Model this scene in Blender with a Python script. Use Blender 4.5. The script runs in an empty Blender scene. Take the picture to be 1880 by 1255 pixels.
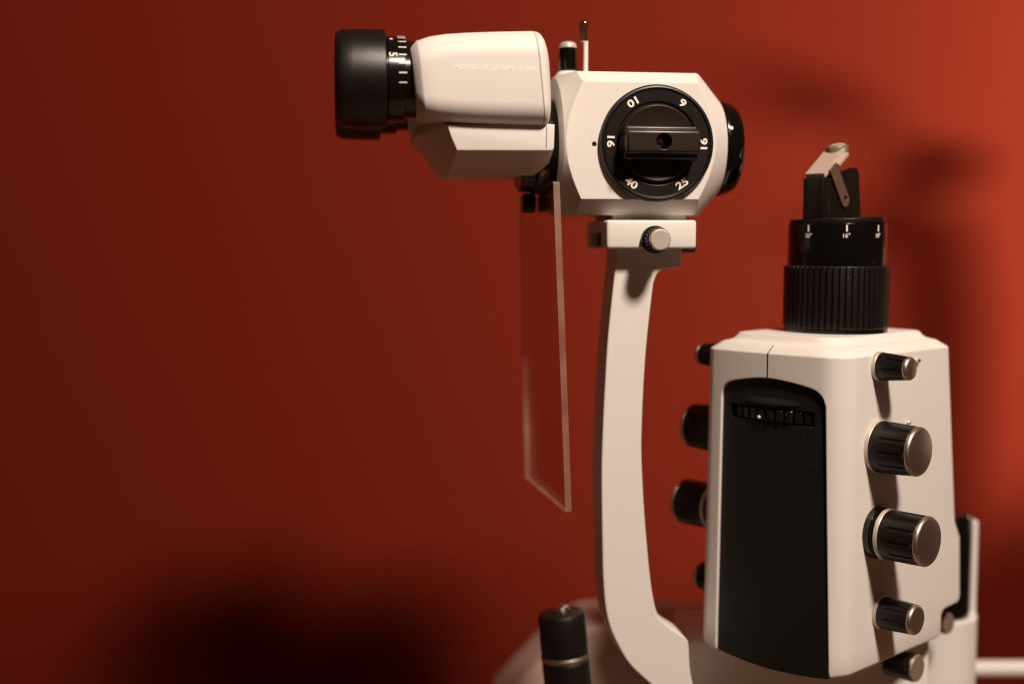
import bpy, bmesh, math, random
from mathutils import Vector, Matrix
random.seed(4)
R = math.radians
PI = math.pi
sc = bpy.context.scene
COL = sc.collection

# ------------------------------------------------------------------ scale
# modelling unit "u" = 0.22 mm ; table top is world z = 0
U = 0.00022
ZT = 1700.0                      # height of the camera above the table, in u
F = 2300.0                       # focal length, in pixels of a 1880 px wide frame
TP = (627.5 - 440.0) / F
P = math.atan(TP)
CP, SP = math.cos(P), math.sin(P)

# ------------------------------------------------------------------ camera
cam = bpy.data.cameras.new('camera')
cam.sensor_width = 36.0
cam.lens = 36.0 * F / 1880.0
cam.clip_start = 0.01
cam.clip_end = 50
cam.dof.use_dof = True
cam.dof.focus_distance = 2200 * U
cam.dof.aperture_fstop = 3.3
co = bpy.data.objects.new('camera', cam)
COL.objects.link(co)
co.location = (0, 0, ZT * U)
co.rotation_euler = (PI / 2 - P, 0, 0)
sc.camera = co

# ------------------------------------------------------------------ world and lamps
w = bpy.data.worlds.new('World')
sc.world = w
w.use_nodes = True
bg = w.node_tree.nodes['Background']
bg.inputs[0].default_value = (1.0, 0.34, 0.14, 1)
bg.inputs[1].default_value = 0.052


def aim(o, target):
    d = Vector(target) - o.location
    o.rotation_euler = d.to_track_quat('-Z', 'Y').to_euler()


def wp(x, y, z):
    return Vector((x * U, y * U, (z + ZT) * U))


kl = bpy.data.lights.new('ceiling_lamp', 'AREA')
kl.shape = 'DISK'
kl.size = 0.16
kl.energy = 22.0
kl.color = (1.0, 0.815, 0.675)
ko = bpy.data.objects.new('ceiling_lamp', kl)
COL.objects.link(ko)
AZ, EL, KD = R(26), R(47), 5300.0
KT = (200, 2300, 0)
ko.location = wp(KT[0] + KD * math.sin(AZ) * math.cos(EL), KT[1] - KD * math.cos(AZ) * math.cos(EL), KT[2] + KD * math.sin(EL))
aim(ko, wp(*KT))

sl = bpy.data.lights.new('wall_lamp', 'SPOT')
sl.energy = 70.0
sl.color = (1.0, 1.0, 0.66)
sl.shadow_soft_size = 0.021
sl.spot_size = R(51)
sl.spot_blend = 0.5
so = bpy.data.objects.new('wall_lamp', sl)
COL.objects.link(so)
SLP = (3600, 2600, 130)
so.location = wp(*SLP)
aim(so, wp(SLP[0] - 1000 * math.sin(R(64)), SLP[1] + 1000 * math.cos(R(64)), SLP[2] - 10))

sc.view_settings.view_transform = 'Standard'
sc.view_settings.look = 'None'
sc.view_settings.exposure = 0
sc.view_settings.gamma = 1
sc.view_settings.use_curve_mapping = False
sc.cycles.filter_width = 1.15
sc.cycles.max_bounces = 10
sc.cycles.transparent_max_bounces = 16
try:
    sc.cycles.use_denoising = True
except Exception:
    pass


# ------------------------------------------------------------------ materials
def mat(name, col, rough=0.5, metal=0.0, bump=0.0, bscale=800.0, var=0.0, bevel=0.0, coat=0.0, spec=0.5, rvar=0.0, dust=0.0):
    m = bpy.data.materials.new(name)
    m.use_nodes = True
    nt = m.node_tree
    b = nt.nodes['Principled BSDF']
    b.inputs['Base Color'].default_value = (*col, 1)
    b.inputs['Roughness'].default_value = rough
    b.inputs['Metallic'].default_value = metal
    b.inputs['Specular IOR Level'].default_value = spec
    b.inputs['Coat Weight'].default_value = coat
    tc = nt.nodes.new('ShaderNodeTexCoord')
    nrm = None
    if bevel > 0:
        bv = nt.nodes.new('ShaderNodeBevel')
        bv.samples = 6
        bv.inputs['Radius'].default_value = bevel * U
        nrm = bv.outputs[0]
    if bump > 0:
        n = nt.nodes.new('ShaderNodeTexNoise')
        n.inputs['Scale'].default_value = bscale
        n.inputs['Detail'].default_value = 3
        nt.links.new(tc.outputs['Object'], n.inputs['Vector'])
        bp = nt.nodes.new('ShaderNodeBump')
        bp.inputs['Strength'].default_value = bump
        bp.inputs['Distance'].default_value = 0.0002
        nt.links.new(n.outputs[0], bp.inputs['Height'])
        if nrm:
            nt.links.new(nrm, bp.inputs['Normal'])
        nrm = bp.outputs[0]
    if nrm:
        nt.links.new(nrm, b.inputs['Normal'])
    if var > 0:
        n = nt.nodes.new('ShaderNodeTexNoise')
        n.inputs['Scale'].default_value = 14
        n.inputs['Detail'].default_value = 6
        nt.links.new(tc.outputs['Object'], n.inputs['Vector'])
        mx = nt.nodes.new('ShaderNodeMix')
        mx.data_type = 'RGBA'
        mx.inputs[6].default_value = (*[c * (1 - var) for c in col], 1)
        mx.inputs[7].default_value = (*[min(1, c * (1 + var)) for c in col], 1)
        nt.links.new(n.outputs[0], mx.inputs[0])
        nt.links.new(mx.outputs[2], b.inputs['Base Color'])
    if dust > 0:                         # specks of dust lying on dark plastic
        v = nt.nodes.new('ShaderNodeTexVoronoi')
        v.inputs['Scale'].default_value = 330
        nt.links.new(tc.outputs['Object'], v.inputs['Vector'])
        n2 = nt.nodes.new('ShaderNodeTexNoise')
        n2.inputs['Scale'].default_value = 120
        nt.links.new(tc.outputs['Object'], n2.inputs['Vector'])
        c1 = nt.nodes.new('ShaderNodeMath'); c1.operation = 'LESS_THAN'
        c1.inputs[1].default_value = 0.11
        nt.links.new(v.outputs['Distance'], c1.inputs[0])
        c2 = nt.nodes.new('ShaderNodeMath'); c2.operation = 'GREATER_THAN'
        c2.inputs[1].default_value = 0.60
        nt.links.new(n2.outputs[0], c2.inputs[0])
        mm = nt.nodes.new('ShaderNodeMath'); mm.operation = 'MULTIPLY'
        nt.links.new(c1.outputs[0], mm.inputs[0]); nt.links.new(c2.outputs[0], mm.inputs[1])
        m3 = nt.nodes.new('ShaderNodeMath'); m3.operation = 'MULTIPLY'
        m3.inputs[1].default_value = dust
        nt.links.new(mm.outputs[0], m3.inputs[0])
        mx = nt.nodes.new('ShaderNodeMix'); mx.data_type = 'RGBA'
        mx.inputs[6].default_value = (*col, 1)
        mx.inputs[7].default_value = (0.35, 0.32, 0.28, 1)
        nt.links.new(m3.outputs[0], mx.inputs[0])
        nt.links.new(mx.outputs[2], b.inputs['Base Color'])
    if rvar > 0:
        n = nt.nodes.new('ShaderNodeTexNoise')
        n.inputs['Scale'].default_value = 60
        n.inputs['Detail'].default_value = 5
        nt.links.new(tc.outputs['Object'], n.inputs['Vector'])
        mr = nt.nodes.new('ShaderNodeMapRange')
        mr.inputs[3].default_value = max(0.02, rough - rvar)
        mr.inputs[4].default_value = min(1, rough + rvar)
        nt.links.new(n.outputs[0], mr.inputs[0])
        nt.links.new(mr.outputs[0], b.inputs['Roughness'])
    return m


M_WHITE = mat('white_enamel', (0.735, 0.71, 0.675), 0.46, bump=0.05, bscale=2500, var=0.012, bevel=4, rvar=0.06, spec=0.3)
M_BLACK = mat('black_plastic', (0.0065, 0.0046, 0.0034), 0.38, bump=0.10, bscale=4000, bevel=2.0, rvar=0.08, dust=0.3, spec=0.38)
M_RUBBER = mat('black_rubber', (0.0045, 0.004, 0.0035), 0.36, bump=0.35, bscale=4200, bevel=2.0, rvar=0.05, spec=0.65)
M_GLOSS = mat('gloss_black_anodised', (0.003, 0.003, 0.0026), 0.16, bevel=1.5, rvar=0.05, dust=0.25)
M_PANEL = mat('matt_black_panel', (0.0075, 0.0085, 0.0065), 0.55, bump=0.15, bscale=3500, bevel=2.0, dust=0.15, spec=0.25)
M_PRINT = mat('white_print', (0.82, 0.79, 0.73), 0.5)
M_PALE = mat('pale_print', (0.90, 0.88, 0.85), 0.5)
M_BASE = mat('shade_toned_plastic', (0.43, 0.31, 0.26), 0.5, bump=0.05, bscale=2500, bevel=4)  # white base plastic with shade put into its colour, darker and redder
M_METAL = mat('satin_steel', (0.50, 0.42, 0.36), 0.42, metal=1.0, bump=0.06, bscale=5000, bevel=3.0, rvar=0.06)
M_SCREW = mat('grey_brushed_face', (0.27, 0.20, 0.16), 0.5, metal=0.3, bump=0.1, bscale=4000)
M_CHROME = mat('polished_steel', (0.80, 0.74, 0.66), 0.16, metal=1.0, bevel=1.0)
M_RING = mat('cream_ring', (0.62, 0.56, 0.47), 0.38, metal=0.35, bevel=1.5)
M_SEAM = mat('dark_gap', (0.02, 0.016, 0.012), 0.8)
M_CLIP = mat('bronze_clip', (0.15, 0.085, 0.062), 0.5, metal=0.3, bevel=1.0)
M_MIRROR = mat('mirror_edge', (0.62, 0.50, 0.43), 0.35, metal=0.3, bevel=1.5)
M_GLASS = mat('mirror_glass', (0.27, 0.235, 0.18), 0.38, metal=0.4, bevel=1.5)
M_WALL = mat('red_wall_paint', (0.101, 0.0081, 0.0035), 0.9, bump=0.25, bscale=420, var=0.03, spec=0.06)
M_TABLE = mat('table_laminate', (0.17, 0.09, 0.05), 0.5, var=0.1)


def mat_acrylic():
    m = bpy.data.materials.new('clear_acrylic')
    m.use_nodes = True
    nt = m.node_tree
    nt.nodes.remove(nt.nodes['Principled BSDF'])
    out = nt.nodes['Material Output']
    tr = nt.nodes.new('ShaderNodeBsdfTransparent')
    tr.inputs[0].default_value = (0.93, 0.92, 0.91, 1)
    gl = nt.nodes.new('ShaderNodeBsdfGlossy')
    gl.inputs['Roughness'].default_value = 0.04
    fr = nt.nodes.new('ShaderNodeFresnel')
    fr.inputs[0].default_value = 1.4
    sc_ = nt.nodes.new('ShaderNodeMath'); sc_.operation = 'MULTIPLY'
    sc_.inputs[1].default_value = 0.22
    nt.links.new(fr.outputs[0], sc_.inputs[0])
    mx = nt.nodes.new('ShaderNodeMixShader')
    nt.links.new(sc_.outputs[0], mx.inputs[0])
    nt.links.new(tr.outputs[0], mx.inputs[1])
    nt.links.new(gl.outputs[0], mx.inputs[2])
    nt.links.new(mx.outputs[0], out.inputs[0])
    return m


def mat_acrylic_edge():
    m = bpy.data.materials.new('sawn_acrylic_edge')
    m.use_nodes = True
    nt = m.node_tree
    nt.nodes.remove(nt.nodes['Principled BSDF'])
    out = nt.nodes['Material Output']
    tr = nt.nodes.new('ShaderNodeBsdfTransparent')
    tr.inputs[0].default_value = (0.9, 0.86, 0.82, 1)
    df = nt.nodes.new('ShaderNodeBsdfPrincipled')
    df.inputs['Base Color'].default_value = (0.72, 0.52, 0.39, 1)
    df.inputs['Roughness'].default_value = 0.3
    tc = nt.nodes.new('ShaderNodeTexCoord')
    no = nt.nodes.new('ShaderNodeTexNoise')
    no.inputs['Scale'].default_value = 60
    nt.links.new(tc.outputs['Object'], no.inputs['Vector'])
    mr = nt.nodes.new('ShaderNodeMapRange')
    mr.inputs[1].default_value = 0.3
    mr.inputs[2].default_value = 0.7
    mr.inputs[3].default_value = 0.16
    mr.inputs[4].default_value = 0.34
    nt.links.new(no.outputs[0], mr.inputs[0])
    mx = nt.nodes.new('ShaderNodeMixShader')
    nt.links.new(mr.outputs[0], mx.inputs[0])
    nt.links.new(tr.outputs[0], mx.inputs[1])
    nt.links.new(df.outputs[0], mx.inputs[2])
    nt.links.new(mx.outputs[0], out.inputs[0])
    return m


def turned(m, axis):
    nt = m.node_tree
    b = nt.nodes['Principled BSDF']
    t = nt.nodes.new('ShaderNodeTangent')
    t.direction_type = 'RADIAL'
    t.axis = axis
    nt.links.new(t.outputs[0], b.inputs['Tangent'])
    b.inputs['Anisotropic'].default_value = 0.85
    b.inputs['Anisotropic Rotation'].default_value = 0.25
    return m


M_TURN = turned(mat('turned_black_anodised', (0.004, 0.004, 0.0035), 0.30, spec=0.7), 'X')
M_ACR = mat_acrylic()
M_ACRE = mat_acrylic_edge()


# ------------------------------------------------------------------ frames: photo measurements -> local sizes
def ray(px, py):
    xc = (px - 940.0) / F
    yc = -(py - 627.5) / F
    return Vector((xc, yc * SP + CP, yc * CP - SP))


def z_of(Y, py):
    yc = -(py - 627.5) / F
    return Y * (yc * CP - SP) / (CP + yc * SP)


class Frame:
    def __init__(self, px, py, Y, rz):
        d = ray(px, py)
        self.o = d * (Y / d.y)
        self.rz = rz
        c, s = math.cos(rz), math.sin(rz)
        self.ex = Vector((c, s, 0))
        self.ey = Vector((-s, c, 0))

    def y(self, px, py, yl):               # point on the local plane y = yl -> (x, z)
        d = ray(px, py)
        t = (yl + self.o.dot(self.ey)) / d.dot(self.ey)
        q = d * t - self.o
        return q.dot(self.ex), q.z

    def x(self, px, py, xl):               # point on the local plane x = xl -> (y, z)
        d = ray(px, py)
        t = (xl + self.o.dot(self.ex)) / d.dot(self.ex)
        q = d * t - self.o
        return q.dot(self.ey), q.z

    def w(self, lx, ly, lz=0):
        return self.o + self.ex * lx + self.ey * ly + Vector((0, 0, lz))

    def s(self, lx, ly):                   # u per photo pixel there
        return self.w(lx, ly).y / F

    def z(self, lx, ly, py):
        return z_of(self.w(lx, ly).y, py) - self.o.z


# ------------------------------------------------------------------ mesh helpers (all in u)
def BM():
    return bmesh.new()


def join(a, b):
    me = bpy.data.meshes.new('t')
    b.to_mesh(me)
    a.from_mesh(me)
    bpy.data.meshes.remove(me)
    b.free()
    return a


def xf(bm, m):
    bmesh.ops.transform(bm, matrix=m, verts=bm.verts)
    return bm


def fix(bm):
    bmesh.ops.recalc_face_normals(bm, faces=bm.faces)
    return bm


def bevel(bm, wd, seg=2, ang=28):
    es = [e for e in bm.edges if len(e.link_faces) == 2 and e.calc_face_angle(0) > R(ang)]
    if es:
        bmesh.ops.bevel(bm, geom=es, offset=wd, segments=seg, profile=0.5, affect='EDGES', clamp_overlap=True)
    return bm


def loft(secs, cap0=True, cap1=True):
    bm = BM()
    rows = [[bm.verts.new(p) for p in s] for s in secs]
    n = len(rows[0])
    for a, b in zip(rows[:-1], rows[1:]):
        for i in range(n):
            j = (i + 1) % n
            try:
                bm.faces.new((a[i], a[j], b[j], b[i]))
            except ValueError:
                pass
    if cap0:
        bm.faces.new(list(reversed(rows[0])))
    if cap1:
        bm.faces.new(rows[-1])
    return fix(bm)


def box(x0, x1, y0, y1, z0, z1, bv=0, seg=2):
    p = [(x0, y0), (x1, y0), (x1, y1), (x0, y1)]
    bm = loft([[(a, b, z0) for a, b in p], [(a, b, z1) for a, b in p]])
    if bv:
        bevel(bm, bv, seg)
    return bm


def prism(poly, y0, y1, bv=0, seg=2, ang=28):      # polygon in x,z extruded along y
    bm = loft([[(a, y0, b) for a, b in poly], [(a, y1, b) for a, b in poly]])
    if bv:
        bevel(bm, bv, seg, ang)
    return bm


def prism_x(poly, x0, x1, bv=0, seg=2):            # polygon in y,z extruded along x
    bm = loft([[(x0, a, b) for a, b in poly], [(x1, a, b) for a, b in poly]])
    if bv:
        bevel(bm, bv, seg)
    return bm


def lathe(prof, n=96, groove=None):
    """profile of (r, h) about +Z; groove = (count, width_verts, depth, h0, h1)"""
    secs = []
    for r, h in prof:
        s = []
        for i in range(n):
            a = 2 * PI * i / n
            rr = r
            if groove:
                cnt, wv, dp, h0, h1 = groove
                if h0 <= h <= h1 and (i % (n // cnt)) < wv:
                    rr = r - dp
            s.append((max(rr, 0.01) * math.cos(a), max(rr, 0.01) * math.sin(a), h))
        secs.append(s)
    return loft(secs)


AX_X = Matrix.Rotation(PI / 2, 4, 'Y')              # +Z -> +X
AX_NX = Matrix.Rotation(-PI / 2, 4, 'Y')            # +Z -> -X
AX_NY = Matrix.Rotation(PI / 2, 4, 'X')             # +Z -> -Y
T3 = Matrix.Translation


def tube(path, r, n=16):
    secs = []
    pts = [Vector(p) for p in path]
    for i, p in enumerate(pts):
        d = (pts[min(i + 1, len(pts) - 1)] - pts[max(i - 1, 0)]).normalized()
        up = Vector((0, 0, 1)) if abs(d.z) < 0.9 else Vector((0, 1, 0))
        a = d.cross(up).normalized()
        b = d.cross(a)
        secs.append([p + (a * math.cos(2 * PI * k / n) + b * math.sin(2 * PI * k / n)) * r for k in range(n)])
    return loft(secs)


def rrect(y0, y1, z0, z1, r, n=10):
    """rounded rectangle in (y, z), counter-clockwise; r = four radii (y1z1, y0z1, y0z0, y1z0)"""
    out = []
    for (cy, cz, a0, rr) in ((y1, z1, 0, r[0]), (y0, z1, 90, r[1]), (y0, z0, 180, r[2]), (y1, z0, 270, r[3])):
        ccy = cy - rr if cy == y1 else cy + rr
        ccz = cz - rr if cz == z1 else cz + rr
        for k in range(n + 1):
            a = R(a0 + 90 * k / n)
            out.append((ccy + rr * math.cos(a), ccz + rr * math.sin(a)))
    return out


def smooth_path(pts, n=8, closed=False):
    """Catmull-Rom through 2-D points"""
    out = []
    m = len(pts)
    for i in range(m - 1):
        p0 = pts[max(i - 1, 0)]; p1 = pts[i]; p2 = pts[i + 1]; p3 = pts[min(i + 2, m - 1)]
        for k in range(n):
            t = k / n
            out.append(tuple(0.5 * (2 * p1[q] + (p2[q] - p0[q]) * t + (2 * p0[q] - 5 * p1[q] + 4 * p2[q] - p3[q]) * t * t
                                    + (3 * p1[q] - p0[q] - 3 * p2[q] + p3[q]) * t ** 3) for q in (0, 1)))
    out.append(tuple(pts[-1]))
    return out


def mk(bm, name='tmp'):
    me = bpy.data.meshes.new(name)
    bm.to_mesh(me)
    bm.free()
    return me


def boolean(a, b, op='DIFFERENCE'):
    oa = bpy.data.objects.new('ba', mk(a)); ob = bpy.data.objects.new('bb', mk(b))
    COL.objects.link(oa); COL.objects.link(ob)
    md = oa.modifiers.new('b', 'BOOLEAN')
    md.operation = op
    md.object = ob
    md.solver = 'EXACT'
    dg = bpy.context.evaluated_depsgraph_get()
    me = bpy.data.meshes.new_from_object(oa.evaluated_get(dg))
    bm = BM()
    bm.from_mesh(me)
    for o in (oa, ob):
        bpy.data.objects.remove(o)
    return bm


def text(s, size, bold=0.0, depth=0.4, sx=1.0):
    """letters in the local x,y plane, centred, height about `size`"""
    cu = bpy.data.curves.new('t', 'FONT')
    cu.body = s
    cu.size = size * 1.38
    cu.align_x = 'CENTER'
    cu.align_y = 'CENTER'
    cu.offset = bold
    cu.extrude = depth
    cu.resolution_u = 4
    o = bpy.data.objects.new('t', cu)
    COL.objects.link(o)
    dg = bpy.context.evaluated_depsgraph_get()
    me = bpy.data.meshes.new_from_object(o.evaluated_get(dg))
    bm = BM()
    bm.from_mesh(me)
    bpy.data.objects.remove(o)
    xs = [v.co.x for v in bm.verts]; ys = [v.co.y for v in bm.verts]
    c = Vector(((min(xs) + max(xs)) / 2, (min(ys) + max(ys)) / 2, 0))
    for v in bm.verts:
        v.co -= c
        v.co.x *= sx
    return bm


def obj(name, bm, m, parent=None, sharp=35, loc=None, rot=None, label=None):
    for v in bm.verts:
        v.co *= U
    me = bpy.data.meshes.new(name)
    bm.to_mesh(me)
    bm.free()
    me.set_sharp_from_angle(angle=R(sharp))
    me.polygons.foreach_set('use_smooth', [len(p.vertices) <= 8 for p in me.polygons])
    for q in (m if isinstance(m, (list, tuple)) else [m]):
        me.materials.append(q)
    o = bpy.data.objects.new(name, me)
    COL.objects.link(o)
    if parent:
        o.parent = parent
    if loc is not None:
        o.location = Vector(loc) * U
    if rot is not None:
        o.rotation_euler = rot
    if label:
        o['label'] = label
    return o


def thing(name, label, cat, fr, group=None):
    o = bpy.data.objects.new(name, None)
    o.empty_display_size = 0.02
    COL.objects.link(o)
    o.location = Vector((fr.o.x * U, fr.o.y * U, (fr.o.z + ZT) * U))
    o.rotation_euler = (0, 0, fr.rz)
    o['label'] = label
    o['category'] = cat
    if group:
        o['group'] = group
    return o


def copy_part(o, parent, loc=None, rot=None):
    c = o.copy()
    COL.objects.link(c)
    c.parent = parent
    if loc is not None:
        c.location = Vector(loc) * U
    if rot is not None:
        c.rotation_euler = rot
    for ch in list(o.children):
        d = ch.copy()
        COL.objects.link(d)
        d.parent = c
    return c


# ------------------------------------------------------------------ the setting
YW = 3830
bm = box(-4200, 5200, YW, YW + 60, -4200, 3600)
o = obj('wall', xf(bm, T3((0, 0, ZT))), M_WALL)
o['kind'] = 'structure'
bm = box(-2400, 2900, 1350, YW - 60, -90, 0, 8)
o = obj('table_top', bm, M_TABLE)
o['kind'] = 'structure'

# ================================================================== MICROSCOPE
FM = Frame(1204, 264, 2260, R(8))
mic = thing('microscope', 'white microscope with black eyepieces and round magnification dial on a slim curved white arm', 'microscope', FM)
YC = 130.0                                            # optical axis lies this far behind the front face

# ---- magnification changer body: chamfered square bar turned to cones at both ends
xa, zt = FM.y(1200, 133, 30)
_, zc1 = FM.y(1200, 151, 0)
_, zc2 = FM.y(1200, 366, 0)
_, zb = FM.y(1200, 395, 30)
zm = (zt + zb) / 2
x_l, x_r = FM.y(1004, 264, 0)[0], FM.y(1348, 264, 0)[0]
sect = [(0, zc1), (32, zt), (228, zt), (260, zc1), (260, zc2), (228, zb), (32, zb), (0, zc2)]
sq = loft([[(x_l, a, b) for a, b in sect], [(x_r, a, b) for a, b in sect]])
xx = lambda px: FM.y(px, 264, 0)[0]
prof = [(86, xx(1034)), (126, xx(1036)), (131, xx(1040.5)), (170, xx(1072)), (190, xx(1088)), (190, xx(1262)), (169, xx(1279)), (130, xx(1314)), (90, xx(1350)), (88, xx(1354))]
cone = lathe([(r, h) for r, h in prof], 160)
xf(cone, T3((0, YC, zm)) @ AX_X)
body = boolean(sq, cone, 'INTERSECT')
# small index hole
hx, hz = FM.y(1091, 265, 0)
hole = xf(lathe([(4.2, -6), (4.2, 12)], 24), T3((hx, 0, hz)) @ AX_NY)
body = boolean(body, hole)
obj('magnifier_body', body, M_WHITE, mic, sharp=24)
obj('index_mark', xf(lathe([(4.0, 0), (4.0, 1)], 24), T3((hx, 4, hz)) @ AX_NY), M_SEAM, mic)

# ---- objective cap at the right end
xe = xx(1350)
cap = lathe([(60, -2), (90, 0), (91, 3), (90, 8), (87, 22), (80, 34), (76, 36), (66, 36), (64, 30), (0.01, 29)], 96)
o = obj('objective_cap', xf(cap, T3((xe, YC, zm)) @ AX_X), M_GLOSS, mic)
px_, pz_ = FM.y(1338, 232, 60)
dot = lathe([(3.6, 0), (3.6, 2), (0.01, 3)], 16)  # painted highlight: a white disc for the glint on the cap edge
a_ = R(20)
obj('white_dot', xf(dot, T3((xe + 6, YC - 91.2 * math.cos(a_), zm + 91.2 * math.sin(a_))) @ Matrix.Rotation(a_, 4, 'X').inverted() @ AX_NY), M_PRINT, o)

# ---- black coupling between magnifier and binocular head
cpl = lathe([(80, 0), (84, 2), (84, 24), (88, 27), (88, 62), (86, 66)], 96)
obj('coupling_ring', xf(cpl, T3((xx(1034) - 62, YC, zm)) @ AX_X), M_GLOSS, mic)

# ---- magnification dial
dx, dz = FM.y(1204, 264, 0)
base = lathe([(100, 0), (103.5, 3), (103.5, 9), (101, 13), (97.5, 14), (95, 11.5), (74, 11), (72, 8), (66, 8), (0.01, 8)], 128)
MD = T3((dx, 0, dz)) @ AX_NY
dial = obj('magnification_dial', xf(base, MD.copy()), M_BLACK, mic)
M_DIAL = mat('brown_black_plastic', (0.017, 0.0105, 0.007), 0.36, bump=0.12, bscale=3000, bevel=2.5, rvar=0.06, dust=0.25, spec=0.5)  # lighter and browner than the black of the dial ring
inner = lathe([(69, 6), (69, 12), (68, 15), (66, 17), (63, 16), (40, 13.5), (0.01, 13)], 128)
obj('dial_face', xf(inner, MD.copy()), M_DIAL, dial)
# ridged handle bar standing across the dial
bar = box(-66, 66, -42, -11, -30, 28, 4.5, 3)
bar2 = box(-67, 67, -58, -36, -21, 20, 5.5, 3)
bar = boolean(bar, bar2, 'UNION')
bar = boolean(bar, xf(lathe([(14, 25), (14, 80)], 40), AX_NY))
obj('dial_handle', xf(bar, T3((dx, 0, dz))), M_DIAL, dial)
scr = lathe([(11, 24), (11, 27), (9, 29), (4, 29.5), (3, 27), (0.01, 26.5)], 32)
obj('screw', xf(scr, MD.copy()), M_METAL, dial)
num = BM()
for s, px, py in (('10', 1157, 191), ('6', 1250, 192), ('16', 1119.5, 262), ('16', 1287, 264), ('40', 1156, 336), ('25', 1250, 336)):
    nx, nz = px - 1204, 264 - py
    a = math.atan2(nz, nx)
    t = text(s, 13.2, bold=0.6, depth=0.5, sx=1.3)
    # tops of the figures point at the dial's centre
    xf(t, T3((dx, 0, dz)) @ AX_NY @ T3((84.5 * math.cos(a), 84.5 * math.sin(a), 11.6)) @ Matrix.Rotation(a + PI / 2, 4, 'Z'))
    join(num, t)
obj('numerals', num, M_PRINT, dial, sharp=60)

# ---- eyepieces
EYS = FM.s(*[FM.y(700, 146, 2)[0], 2])
ez = FM.y(700, 146, 2)[1]
ex = lambda px: FM.y(px, 146, 2)[0]
q = EYS
x0 = ex(770)
L = lambda px: x0 - ex(px)                            # distance out from the housing
tubep = lathe([(68 * q, -30), (68 * q, 0), (69 * q, L(763)), (69 * q, L(741)), (66 * q, L(739)), (66 * q, L(700))], 96)
ME = T3((x0, 2, ez)) @ AX_NX
eye = obj('eyepiece', xf(tubep, ME.copy()), M_TURN, mic)
ring = lathe([(66 * q, L(741)), (76 * q, L(740)), (76.5 * q, L(738)), (76.5 * q, L(711)), (74 * q, L(709)), (74 * q, L(705))], 128)
obj('dioptre_ring', xf(ring, ME.copy()), M_TURN, eye)
cup = lathe([(70 * q, L(708)), (86 * q, L(707)), (88 * q, L(705)), (88.5 * q, L(680)), (88 * q, L(648)), (86.5 * q, L(628)), (83 * q, L(620)), (78 * q, L(616)),
             (70 * q, L(615)), (64 * q, L(620)), (60 * q, L(660)), (0.01, L(661))], 128)
obj('eyecup', xf(cup, ME.copy()), M_RUBBER, eye)
mk_ = BM()
for i, a in enumerate((77.5, 65, 52.5, 40, 27.3, 14.8, 2.2, -10.4)):
    tk = box(-1.1, 1.1, -7 * q, 7 * q, -0.3, 0.4)
    if i == 0:
        pass
    mm = T3((ex(736), 2, ez)) @ Matrix.Rotation(R(-a), 4, 'X') @ T3((0, -76.6 * q, 0)) @ AX_NY @ Matrix.Rotation(PI / 2, 4, 'Z')
    join(mk_, xf(tk, mm))
t = text('5', 14, bold=0.3, depth=0.4)
mm = T3((ex(719), 2, ez)) @ Matrix.Rotation(R(-27.3), 4, 'X') @ T3((0, -76.7 * q, 0)) @ AX_NY @ Matrix.Rotation(-PI / 2, 4, 'Z')
join(mk_, xf(t, mm))
t = text('+', 9, bold=0.35, depth=0.4)
mm = T3((ex(717), 2, ez)) @ Matrix.Rotation(R(-60), 4, 'X') @ T3((0, -76.7 * q, 0)) @ AX_NY
join(mk_, xf(t, mm))
obj('dioptre_scale', mk_, M_PRINT, eye, sharp=60)
copy_part(eye, mic, (0, 250, 0))

# ---- prism housings
YF = -90.0


def hsec(px, top, bot, inset=0.0, shear=0.0, rad=(42, 46, 38, 40), grow=0.0):
    y0, y1 = YF + inset - grow, 82 - inset + grow
    zt_ = FM.y(px, top, YF)[1] - inset * 0 + grow
    zb_ = FM.y(px, bot, YF)[1] - grow
    xc = FM.y(px, 140, YF)[0]
    rr = [min(r, (zt_ - zb_) / 2 - 1) for r in rad]
    return [(xc + shear * (FM.y(px, 50, YF)[1] - b), a, b) for a, b in rrect(y0, y1, zt_, zb_, rr)] if False else \
           [(xc + shear * (FM.y(px, 140, YF)[1] - b), a, b) for a, b in rrect(y0, y1, zb_, zt_, rr)]


SH = 0.10
main = [hsec(761.5, 80, 207, 17, SH), hsec(774, 68.5, 216.5, 0.5, SH), hsec(775.5, 67.8, 217, 0, SH), hsec(800, 60, 220, 0, SH),
        hsec(830, 55.5, 223, 0, SH), hsec(870, 53, 225.5, 0, SH), hsec(930, 51, 227.5, 0, SH), hsec(993, 50, 229, 0, SH)]
h = loft(main)
ph = obj('prism_housing', h, M_WHITE, mic, sharp=40)
gap = [hsec(990, 51.5, 227, 1.5, SH), hsec(998, 51.5, 227, 1.5, SH)]
obj('seam', loft(gap), M_SEAM, ph)
cov = [hsec(993.9, 50.2, 229, 0, SH), hsec(999, 51, 228.6, 0.5, SH * 0.95), hsec(1004, 54, 227, 3, SH * 0.8), hsec(1009, 61, 223, 9, SH * 0.6),
       hsec(1013, 72, 217, 18, SH * 0.5), hsec(1016, 88, 205, 32, SH * 0.4), hsec(1017.5, 110, 185, 50, SH * 0.3)]
obj('end_cover', loft(cov), M_WHITE, ph, sharp=40)
copy_part(ph, mic, (0, 250, 0))
# pale lettering along the side
lx0, lz0 = FM.y(835, 124, YF)
lx1, lz1 = FM.y(986, 124.5, YF)
t = text('MICROSCOPE SLIT LAMP HR-7000', 8.4, bold=0.22, depth=0.12)
xs = [v.co.x for v in t.verts]
k = (lx1 - lx0) / (max(xs) - min(xs))
for v in t.verts:
    v.co.x *= k
xf(t, T3(((lx0 + lx1) / 2, YF - 0.08, (lz0 + lz1) / 2)) @ AX_NY)
obj('lettering', t, M_PALE, mic, sharp=60)

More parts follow.
